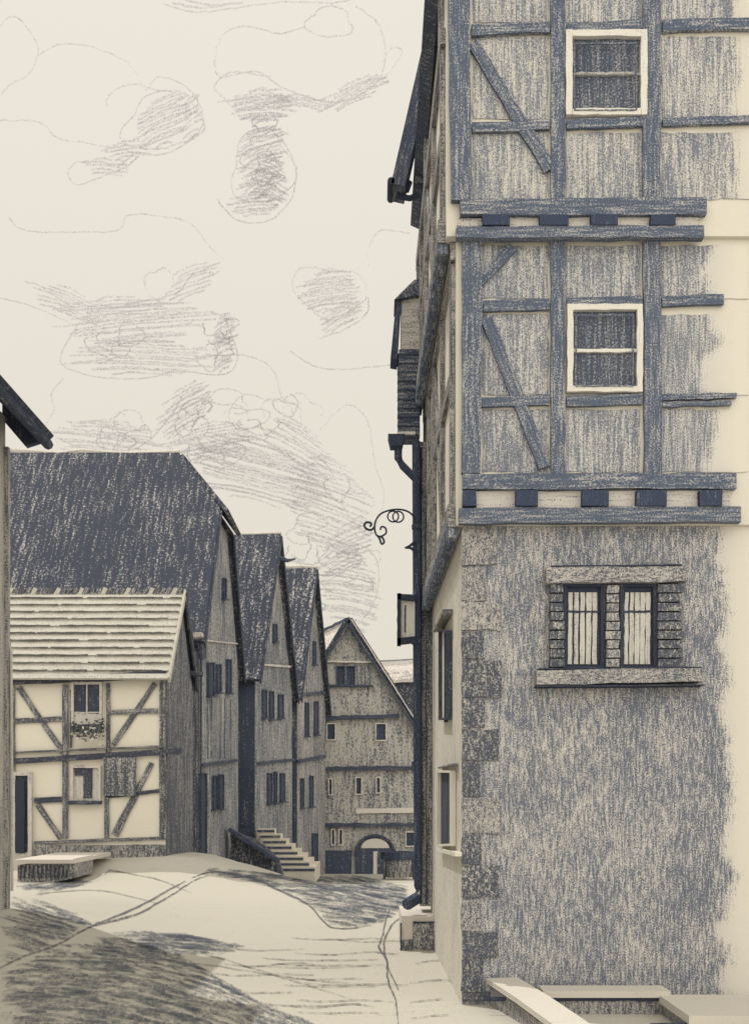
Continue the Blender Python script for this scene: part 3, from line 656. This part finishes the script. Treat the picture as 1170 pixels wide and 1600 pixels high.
for x0 in (324, 330, 344, 351, 360): BG.beam(barn, 'board_line', x0, 1092, x0, 1186, .5, VB, .02, .2, .003)
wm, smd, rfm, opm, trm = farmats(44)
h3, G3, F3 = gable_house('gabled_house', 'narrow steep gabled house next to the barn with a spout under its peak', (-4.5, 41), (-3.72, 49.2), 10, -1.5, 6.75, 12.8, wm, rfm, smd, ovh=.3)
for r_ in ((409, 1078, 415, 1122), (420, 1080, 426, 1124), (434, 1085, 441, 1122), (417, 1208, 423, 1256), (427, 1206, 431, 1255), (437, 1208, 443, 1252), (426, 975, 431, 1003)): op(h3, G3, *r_, m=opm)
G3.beam(h3, 'storey_beam', 401, 1193, 457, 1187, 4, VB, .10, .4, .004); G3.beam(h3, 'storey_beam', 402, 1038, 455, 1042, 3, RT, .10, .4, .004)
MB().tube([P(436, 872, 44.5), P(450, 876, 44.5), P(462, 873, 44.5)], .12, 6, r2=.03).build('spout', VB, h3)
F3.panel(h3, 'ground_floor_boards', 330, 1200, 398, 1292, pencil('black_boards', .84, 41, light=(0.350, 0.340, 0.330), dark=(.06, .075, .11)), off=.01)
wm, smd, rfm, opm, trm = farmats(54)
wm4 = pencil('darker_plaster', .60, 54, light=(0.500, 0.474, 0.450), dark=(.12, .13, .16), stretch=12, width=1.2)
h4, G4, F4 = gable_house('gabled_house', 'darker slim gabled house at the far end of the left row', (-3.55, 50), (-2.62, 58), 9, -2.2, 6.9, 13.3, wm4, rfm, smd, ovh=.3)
for r_ in ((476, 1098, 481, 1150), (490, 1096, 496, 1148), (469, 1216, 473, 1262), (483, 1212, 488, 1260), (488, 1002, 492, 1038)): op(h4, G4, *r_, m=opm)
G4.beam(h4, 'storey_beam', 464, 1190, 506, 1182, 5, VB, .12, .4, .004); G4.beam(h4, 'storey_beam', 464, 1086, 507, 1082, 5, VB, .12, .4, .004)
op(h4, G4, 487, 1302, 495, 1356, m=opm, name='door', sill=False)
# ------------------------------------------------------------------ house closing the street (front gable)
Y5 = 58.6
wm5 = pencil('end_house_plaster', .44, 58, light=(.49, .475, .44), dark=(.13, .14, .175), stretch=8, width=1.3)
h5 = thing('gabled_house', 'broad pale house closing the end of the street with front gable and arched door', 'house', P(560, 1366, Y5), 'old houses down the street')
pr = [(432, 1420), (664, 1420), (664, 1152), (546, 974), (432, 1146)]
MB().panel([P(x, y_, Y5) for x, y_ in pr], (0, 1, 0), 9).build('wall', wm5, h5)
def slab(root, name, p0, p1, Y, dep, m, th=.2):
    a, b = P(*p0, Y), P(*p1, Y); d = (b-a).normalized(); n = V((-d.z, 0, d.x)); n = n if n.z > 0 else -n
    return MB().panel([a, b, b+V((0, dep, 0)), a+V((0, dep, 0))], n, th).build(name, m, root)
slab(h5, 'roof', (545, 968), (676, 1172), Y5-.5, 10, rfm); slab(h5, 'roof', (545, 968), (428, 1160), Y5-.5, 10, rfm)
E5 = Plane((0, Y5, 0), (0, -1, 0)); E5v = Plane((0, Y5-.45, 0), (0, -1, 0))
E5v.beam(h5, 'verge_board', 545, 974, 668, 1168, 4, VB, .08, .4, .0); E5v.beam(h5, 'verge_board', 545, 974, 500, 1042, 4, VB, .08, .4, .0)
E5v.beam(h5, 'verge_edge', 549, 968, 674, 1165, 1.6, trm, .10, .3, .0)
for y_, x0, x1 in ((1122, 508, 624), (1201, 505, 655), (1289, 503, 656)): E5.beam(h5, 'storey_beam', x0, y_, x1, y_-1+(y_ < 1130)*-2, 6, VB, .3, 1.0, .003)
E5.beam(h5, 'storey_beam', 512, 1034, 580, 1035, 2.5, trm, .2, .4, .003)
for x0, y0, x1, y1 in ((526, 1041, 539, 1070), (542, 1041, 555, 1070), (510, 1130, 525, 1157), (586, 1130, 604, 1158), (513, 1216, 520, 1243), (555, 1214, 566, 1242), (587, 1214, 595, 1240), (517, 1295, 524, 1321), (529, 1295, 536, 1321), (633, 1299, 650, 1323)):
    w = window(h5, E5, x0, y0, x1, y1, 1.6, opm if x0 in (526, 542) else trm, opm, th=.14, off=.005, wob=.3)
for x0 in (558, 570): E5.panel(h5, 'shutter', x0, 1040, x0+10, 1070, smd if x0 > 600 else wm4, th=.06, off=.006)
E5.beam(h5, 'window_ledge', 512, 1072, 583, 1072, 3, VB, .25, .5, .004)
E5.beam(h5, 'pale_band', 556, 1267, 655, 1266, 8, trm, .12, .6, .004)
E5.panel(h5, 'lower_boarding', 504, 1328, 550, 1372, smd, th=.08, off=.006, wob=1)
# arch
ring = [(586+31*math.cos(R(a)), 1336-31*math.sin(R(a))) for a in range(0, 181, 12)]
dr = MB().panel([P(x, y_, Y5) for x, y_ in [(x, y_) for x, y_ in ring]+[(555, 1375), (617, 1375)]], (0, -1, 0), .15).build('arched_door', smd, h5)
MB().panel([P(586+22*math.cos(R(a)), 1325-15*math.sin(R(a)), Y5) for a in range(0, 181, 12)], (0, -1, 0), .19).build('fanlight', trm, dr)
mb = MB()
for i in range(len(ring)-1): mb.plank(P(*ring[i], Y5), P(*ring[i+1], Y5), .12, (0, -1, 0), .25)
mb.build('arch_ring', VB, dr)
E5.beam(dr, 'door_post', 586, 1330, 586, 1366, 6, trm, .2, .3, .0)
# trough / counter in front of it
tr = thing('wooden_vat', 'squat dark rimmed wooden vat before the arched door', 'vat', P(628, 1372, 52))
mb = MB(); c = P(623, 1370, 52); n_ = 20
def ringp(r, z): return [V((c.x+r*math.cos(2*math.pi*k/n_), c.y+r*math.sin(2*math.pi*k/n_), c.z+z)) for k in range(n_)]
prof = [(.68, 0), (.74, .3), (.76, .6), (.72, 1.05)]
for (r0, z0), (r1, z1) in zip(prof[:-1], prof[1:]):
    A_, B_ = ringp(r0, z0), ringp(r1, z1)
    for k in range(n_): mb.face([A_[k], A_[(k+1) % n_], B_[(k+1) % n_], B_[k]])
mb.face(ringp(.72, 1.05)); mb.build('tub', pencil('vat_staves', .62, 52, light=(.55, .51, .44), dark=(.12, .13, .16)), tr)
mb = MB()
A_, B_, C_, D_ = ringp(.84, .85), ringp(.84, 1.2), ringp(.66, 1.2), ringp(.66, .85)
for k in range(n_):
    k2 = (k+1) % n_; mb.face([A_[k], A_[k2], B_[k2], B_[k]]); mb.face([B_[k], B_[k2], C_[k2], C_[k]]); mb.face([C_[k], C_[k2], D_[k2], D_[k]])
mb.build('rim', opm, tr)
for x in (-.7, .7): MB().box(c.x+x-.06, c.x+x+.06, c.y-.5, c.y-.38, c.z-.35, c.z+1.0).build('post', VB, tr)
# roofs behind
h6 = thing('roof_house', 'dark roofed house half hidden behind the broad end house', 'house', P(640, 1250, 75), 'old houses down the street')
MB().panel([P(606, 1066, 75), P(700, 1060, 75), P(700, 1200, 74), P(606, 1200, 74)], (0, 1, 0), .4, axis=(.25, 0, 1)).build('roof', rfm, h6)
MB().box(P(608, 0, 75).x, P(700, 0, 75).x, 75.5, 84, -6, P(0, 1068, 75).z).build('wall', wm4, h6)
MB().plank(P(604, 1066, 74.9), P(702, 1061, 74.9), .2, (0, -1, 0), .3, .05).build('ridge_tiles', RT, h6)
h7 = thing('roof_house', 'small pale tiled roof peeping out left of the end gable', 'house', P(520, 1200, 73), 'old houses down the street')
MB().panel([P(480, 996, 73), P(545, 966, 73), P(552, 990, 71), P(520, 1050, 69.5), P(480, 1050, 69.5)], (0, 1, 0), .4).build('roof', pencil('pale_far_tiles', .38, 70, light=(0.580, 0.541, 0.505), dark=(.12, .13, .15), stretch=.15), h7)
MB().box(P(482, 0, 73).x, P(545, 0, 73).x, 74.2, 82, -4, P(0, 1000, 73).z).build('wall', wm4, h7)
MB().plank(P(480, 996, 72.8), P(547, 966, 72.8), .16, (0, -1, 0), .2, .04).build('ridge_tiles', VB, h7)
# outside staircase beside the barn
st = thing('stone_staircase', 'pale stone steps with dark side wall going up to the second house', 'staircase', P(430, 1366, 38))
def Pz(px, Y, z): return V(((px-CX)/F*Y, Y, z))
nS = 8; STP = pencil('step_stone', .22, 38, light=(.6, .555, .47), dark=(.2, .2, .21), stretch=.2)
for i in range(nS):
    y0 = 1355-i*8.6; x0 = 437-i*5.0; x1 = 492-i*9.0; Yd = 37.5+i*.42
    z1 = P(0, y0, Yd).z
    MB().box((x0-CX)/F*Yd, (x1-CX)/F*Yd, Yd, 41.2, -1.0+i*.001, z1).build('step', STP, st)
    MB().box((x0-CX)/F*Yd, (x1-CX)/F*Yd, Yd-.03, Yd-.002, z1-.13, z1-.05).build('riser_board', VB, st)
pf = [(360, 1372), (442, 1372), (436, 1345), (400, 1312), (360, 1296)]
MB().panel([P(x, y_, 36.8) for x, y_ in pf], (0, 1, 0), .35, .05).build('side_wall', pencil('dark_masonry', .74, 37, light=(0.450, 0.430, 0.415), dark=(.07, .08, .11), stretch=8, width=1.2), st)
MB().plank(P(360, 1295, 36.7), P(437, 1344, 36.7), .12, (0, -1, 0), .5, .02).build('coping', VB, st)
# ------------------------------------------------------------------ small timbered house, left
th = thing('small_timbered_house', 'small white half timbered house with pale tiled roof and flower window', 'house', P(140, 1330, 27))
Y1 = 27.; TP = Plane((0, Y1, 0), (0, -1, 0))
MWH = pencil('white_infill', .06, 27, light=(.76, .72, .63), dark=(.45, .43, .40), stretch=6)
MTB = pencil('timber_beam', .66, 27, light=(0.450, 0.430, 0.415), dark=(.085, .092, .115), stretch=10, width=1.0)
MTD = pencil('timber_dark', .84, 27, light=(0.380, 0.367, 0.360), dark=(.06, .068, .095), stretch=6)
msd27 = pencil('shaded_side_strokes', .72, 28, light=(0.440, 0.420, 0.405), dark=(.085, .095, .125), stretch=14, width=1.2)
xl, xr = (-60-CX)/F*Y1, (259-CX)/F*Y1; zb = P(0, 1345, Y1).z; ze = P(0, 1058, Y1).z; zr_ = P(0, 926, 29).z
mb = MB(); mb.box(xl, xr, Y1, 30.9, -.3, ze, None, 0)
mb.build('wall', MWH, th)
MB().panel([(xr+.002, Y1+.02, -.3), (xr+.002, 30.9, -.3), (xr+.002, 30.9, ze), (xr+.002, 29, zr_-.12), (xr+.002, Y1+.02, ze)], (1, 0, 0), .03).build('shaded_gable', msd27, th)  # dark sheet over the white wall, painting the shade of this side
# pale tiled roof: courses
tl = pencil('pale_tiles', .34, 27, light=(.52, .50, .445), dark=(.2, .2, .2), stretch=.3)
e = V((0, Y1-.28, ze-.10)); r_ = V((0, 29, zr_)); nC = 12; mb = MB(); dl = MB(); xe, xo = xl-.1, xr+.12
sd_ = (r_-e).normalized(); nn = V((0, -sd_.z, sd_.y))
for i in range(nC):
    a = e.lerp(r_, i/nC); b = e.lerp(r_, (i+1.12)/nC) if i < nC-1 else r_
    lift = nn*.055
    mb.hexa([V((xe, a.y, a.z)), V((xo, a.y, a.z)), V((xe, b.y, b.z)), V((xo, b.y, b.z)), V((xe, a.y, a.z))+lift, V((xo, a.y, a.z))+lift, V((xe, b.y, b.z))+nn*.01, V((xo, b.y, b.z))+nn*.01])
    x = xe
    while x < xo-.3 and i > 0:
        L2 = random.uniform(.8, 3.); x2 = min(xo-.05, x+L2)
        if random.random() < .85: dl.plank(V((x, a.y, a.z))+nn*.058, V((x2, a.y, a.z))+nn*.058, random.uniform(.022, .04), nn, .012, .012)
        x = x2+random.uniform(.02, .25)
ro = mb.build('roof', tl, th); dl.build('tile_course_line', pencil('tile_line', .66, 27, dark=(.10, .10, .11), stretch=5, plain=True), ro)  # dark lines drawn along the tile courses
MB().panel([(xe, 29, zr_), (xo, 29, zr_), (xo, 31.2, ze+.0), (xe, 31.2, ze+.0)], (0, .77, .63), .1).build('rear_roof', rfm, th)
for i in range(34):                          # slanting ridge tiles
    x = xe+(xo-xe)*i/34; MB().plank(V((x, 28.96, zr_-.13)), V((x+.10, 29.0, zr_+.10)), .11, (0, -1, .2), .07, .012).build('ridge_tile', MTB if i % 4 else tl, th) if i < 34 else None
MB().plank(V((xo, Y1-.3, ze-.10)), V((xo, 29, zr_+.02)), .16, (1, 0, 0), .05, .01).build('verge_board', tl, th)
MB().plank(V((xo+.0, 29, zr_+.02)), V((xo+.0, 31.1, ze+.05)), .30, (1, 0, 0), .05, .01).build('verge_board', MTD, th)
def tb(name, x0, y0, x1, y1, w, m=None, th_=.05, off=.003, w2=None): return TP.beam(th, name, x0, y0, x1, y1, w, m or MTB, th_, .5, off, w2)
tb('eave_shade_board', -58, 1068, 262, 1055, 11, MTD, .16)  # dark board, its colour also standing in for the eave's shadow
for x, y0, y1, w in ((20, 1072, 1335, 9), (103, 1070, 1310, 9), (170, 1068, 1180, 6), (168, 1246, 1310, 7), (255, 1064, 1310, 10), (112, 1078, 1168, 3)): tb('post', x, y0, x, y1, w, th_=.052)
tb('floor_beam', 16, 1190, 284, 1174, 9, MTD, .10); tb('floor_plate', 16, 1176, 258, 1166, 3, None, .08)
tb('rail', 24, 1127, 100, 1123, 8); tb('rail', 174, 1113, 247, 1111, 8); tb('rail', 55, 1251, 99, 1249, 9, MTD); tb('rail', 165, 1245, 258, 1235, 6, MTD)
tb('brace', 30, 1074, 100, 1176, 8, th_=.044, off=.002); tb('brace', 243, 1068, 178, 1164, 8, th_=.044, off=.002); tb('brace', 60, 1257, 96, 1310, 8, th_=.044, off=.002); tb('brace', 238, 1192, 180, 1305, 8, th_=.044, off=.002, w2=12)
tb('sill_beam', 55, 1317, 262, 1309, 5, MTB)
TP.panel(th, 'plinth', 55, 1320, 259, 1345, pencil('plinth_stone', .58, 27, light=(0.450, 0.430, 0.410), dark=(.10, .11, .13), stretch=4), th=.06, off=.003)
MOP = pencil('deep_window', .82, 27, light=(0.350, 0.340, 0.340), dark=(.06, .07, .1), stretch=4)
MTR = pencil('window_board', .30, 27, light=(0.600, 0.568, 0.530), dark=(.15, .15, .17))
w = window(th, TP, 113, 1066, 161, 1132, 4, MTR, MOP, th=.09, off=.004, bars_h=(.72,), bars_v=(.5,), bw=2)
TP.beam(w, 'curtain', 117, 1122, 157, 1122, 14, pencil('lace', .3, 27, light=(0.620, 0.587, 0.550), dark=(.14, .15, .18), stretch=2), .03, 1.2, .03)
w = window(th, TP, 112, 1196, 159, 1252, 4, MTR, MTR, th=.09, off=.004, bw=2)
TP.panel(w, 'upper_pane', 117, 1198, 145, 1212, MTD, th=.02, off=.04); TP.panel(w, 'dark_pane', 131, 1212, 145, 1248, MTD, th=.02, off=.04); TP.beam(w, 'sill', 110, 1254, 160, 1254, 6, MTD, .16, .5, .004)
TP.panel(th, 'shutter', 163, 1184, 213, 1243, pencil('shutter_boards', .66, 27, light=(0.450, 0.430, 0.415), dark=(.085, .095, .12), stretch=20, width=1.3), th=.06, off=.056)
fbx = thing('flower_box', 'dark trailing flower box under the upper window of the small timbered house', 'flower box', P(137, 1150, 26.8))
MB().box(P(114, 0, 26.8).x, P(162, 0, 26.8).x, 26.72, 26.88, P(0, 1144, 26.8).z, P(0, 1132, 26.8).z).build('box', MTD, fbx)
mb = MB()
for k in range(260):
    x = random.uniform(112, 163); y_ = random.gauss(1138, 7)+abs(random.gauss(0, 5))*(1 if 125 < x < 155 else .3); c = P(x, y_, 26.66-random.uniform(0, .12)); a = random.uniform(0, 6.28); s_ = random.uniform(.025, .055)
    u = V((math.cos(a), random.uniform(-.4, .4), math.sin(a)))*s_; v_ = V((-math.sin(a), random.uniform(-.4, .4), math.cos(a)))*s_*.5
    mb.face([c-u, c-v_, c+u, c+v_], None, 0 if random.random() < .8 else 1)
mb.build('foliage', [pencil('leaf', .7, 27, light=(0.300, 0.300, 0.280), dark=(.06, .07, .085)), trm], fbx)
# door and stoop
dd = window(th, TP, 20, 1206, 52, 1338, 6, MTR, MTD, th=.10, off=.005, name='door')
MB().plank(P(32, 1218, Y1-.1), P(33, 1333, Y1-.1), .22, (0, -1, 0), .02, .02).build('dark_gap', pencil('gap', .93, 27, light=(0.100, 0.100, 0.120), dark=(.045, .055, .08)), dd)
sto = thing('stoop', 'low ribbed stone stoop in front of the small timbered house door', 'stoop', G(70, 1390))
Ys = 23.5
MB().panel([P(28, 1352, Ys), P(110, 1345, Ys), P(116, 1342, Ys), P(116, 1372, Ys), P(60, 1384, Ys), P(28, 1390, Ys)], (0, 1, 0), 1.6).build('wall', mpa if False else pencil('stoop_stone', .56, 23, light=(0.480, 0.454, 0.430), dark=(.09, .1, .12), stretch=3, width=1.3), sto)
MB().box(P(24, 0, Ys).x, P(118, 0, Ys).x, Ys-.08, Ys+3.2, P(0, 1349, Ys).z, P(0, 1343, Ys).z).build('slab', pencil('slab_pale', .08, 23, light=(0.600, 0.561, 0.510), dark=(.3, .3, .3)), sto)
for k in range(12): MB().plank(P(34+k*6.6, 1352, Ys-.002), P(33+k*6.6+random.uniform(-2, 1), 1372, Ys-.002), .035, (0, -1, 0), .02, .008).build('rib', MTD, sto)
# passage wall between small house and barn
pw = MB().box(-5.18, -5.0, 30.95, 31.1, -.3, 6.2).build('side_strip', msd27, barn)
MB().plank(P(291, 1052, 30.6), P(318, 1054, 30.6), .12, (0, -1, 0), .3, .02).build('pent_board', MTD, barn)
MB().plank(P(298, 996, 30.6), P(318, 994, 30.6), .12, (0, -1, 0), .3, .02).build('pent_board', RT, barn)
# ------------------------------------------------------------------ house cut by the left edge
lh = thing('eaved_house', 'plain house at the left edge with only its corner and dark eaves showing', 'house', (-5.1, 15, .6))
YL = 15.0; xw = P(9, 0, YL).x; xe_ = P(66, 0, YL).x; zE = P(0, 690, YL).z
ml = pencil('left_house_wall', .38, 15, light=(0.520, 0.494, 0.465), dark=(.15, .155, .175), stretch=18, width=1.2); mlr = pencil('left_eaves', .84, 15, light=(0.320, 0.320, 0.340), dark=(.05, .062, .095), stretch=8)
MB().box(-14, xw, 3.5, YL, -.3, zE+.35).build('wall', ml, lh)
dv = V((-1, 0, .95)).normalized(); nv = V((.95, 0, 1)).normalized()
a = V((xe_, YL+.15, zE)); MB().panel([a, a+dv*6.5, a+dv*6.5-V((0, 12, 0)), a-V((0, 12, 0))], nv, .18).build('roof', mlr, lh)
MB().panel([a+dv*6.5, V((-14, YL+.15, zE+.3)), V((-14, 3.1, zE+.3)), a+dv*6.5-V((0, 12, 0))], (-.95, 0, 1), .18).build('roof', mlr, lh)
MB().tube([a+V((.03, .05, .02)), a+V((.03, -12, .02))], .07, 8).build('gutter', mlr, lh)
MB().panel([P(4, 618, YL), P(62, 690, YL), P(40, 697, YL), P(4, 655, YL)], (0, 1, 0), .1).build('eave_boarding', mlr, lh)
MB().box(xw-.02, xw+.06, YL-.06, YL+.02, -.1, P(0, 700, YL).z).build('corner_board', pencil('grey_board', .5, 15, light=(0.500, 0.474, 0.450), dark=(.1, .11, .13)), lh)
MB().tube([P(19.5, 1392, YL), P(19, 1180, YL), P(18, 1020, YL), P(14, 1000, YL)], .02, 8).build('thin_pipe', pencil('pale_pipe', .3, 15, light=(0.600, 0.568, 0.525), dark=(.12, .12, .14)), lh)

# out-of-view raised block, added to shape the shadow on the foreground
MB().box(-9, -5.02, 6.5, 13.0, zE+.36, 10.0).build('shadow_block', ml, lh)
MB().box(-9.2, -4.95, 6.3, 13.1, 10.002, 10.2).build('shadow_block_cap', mlr, lh)
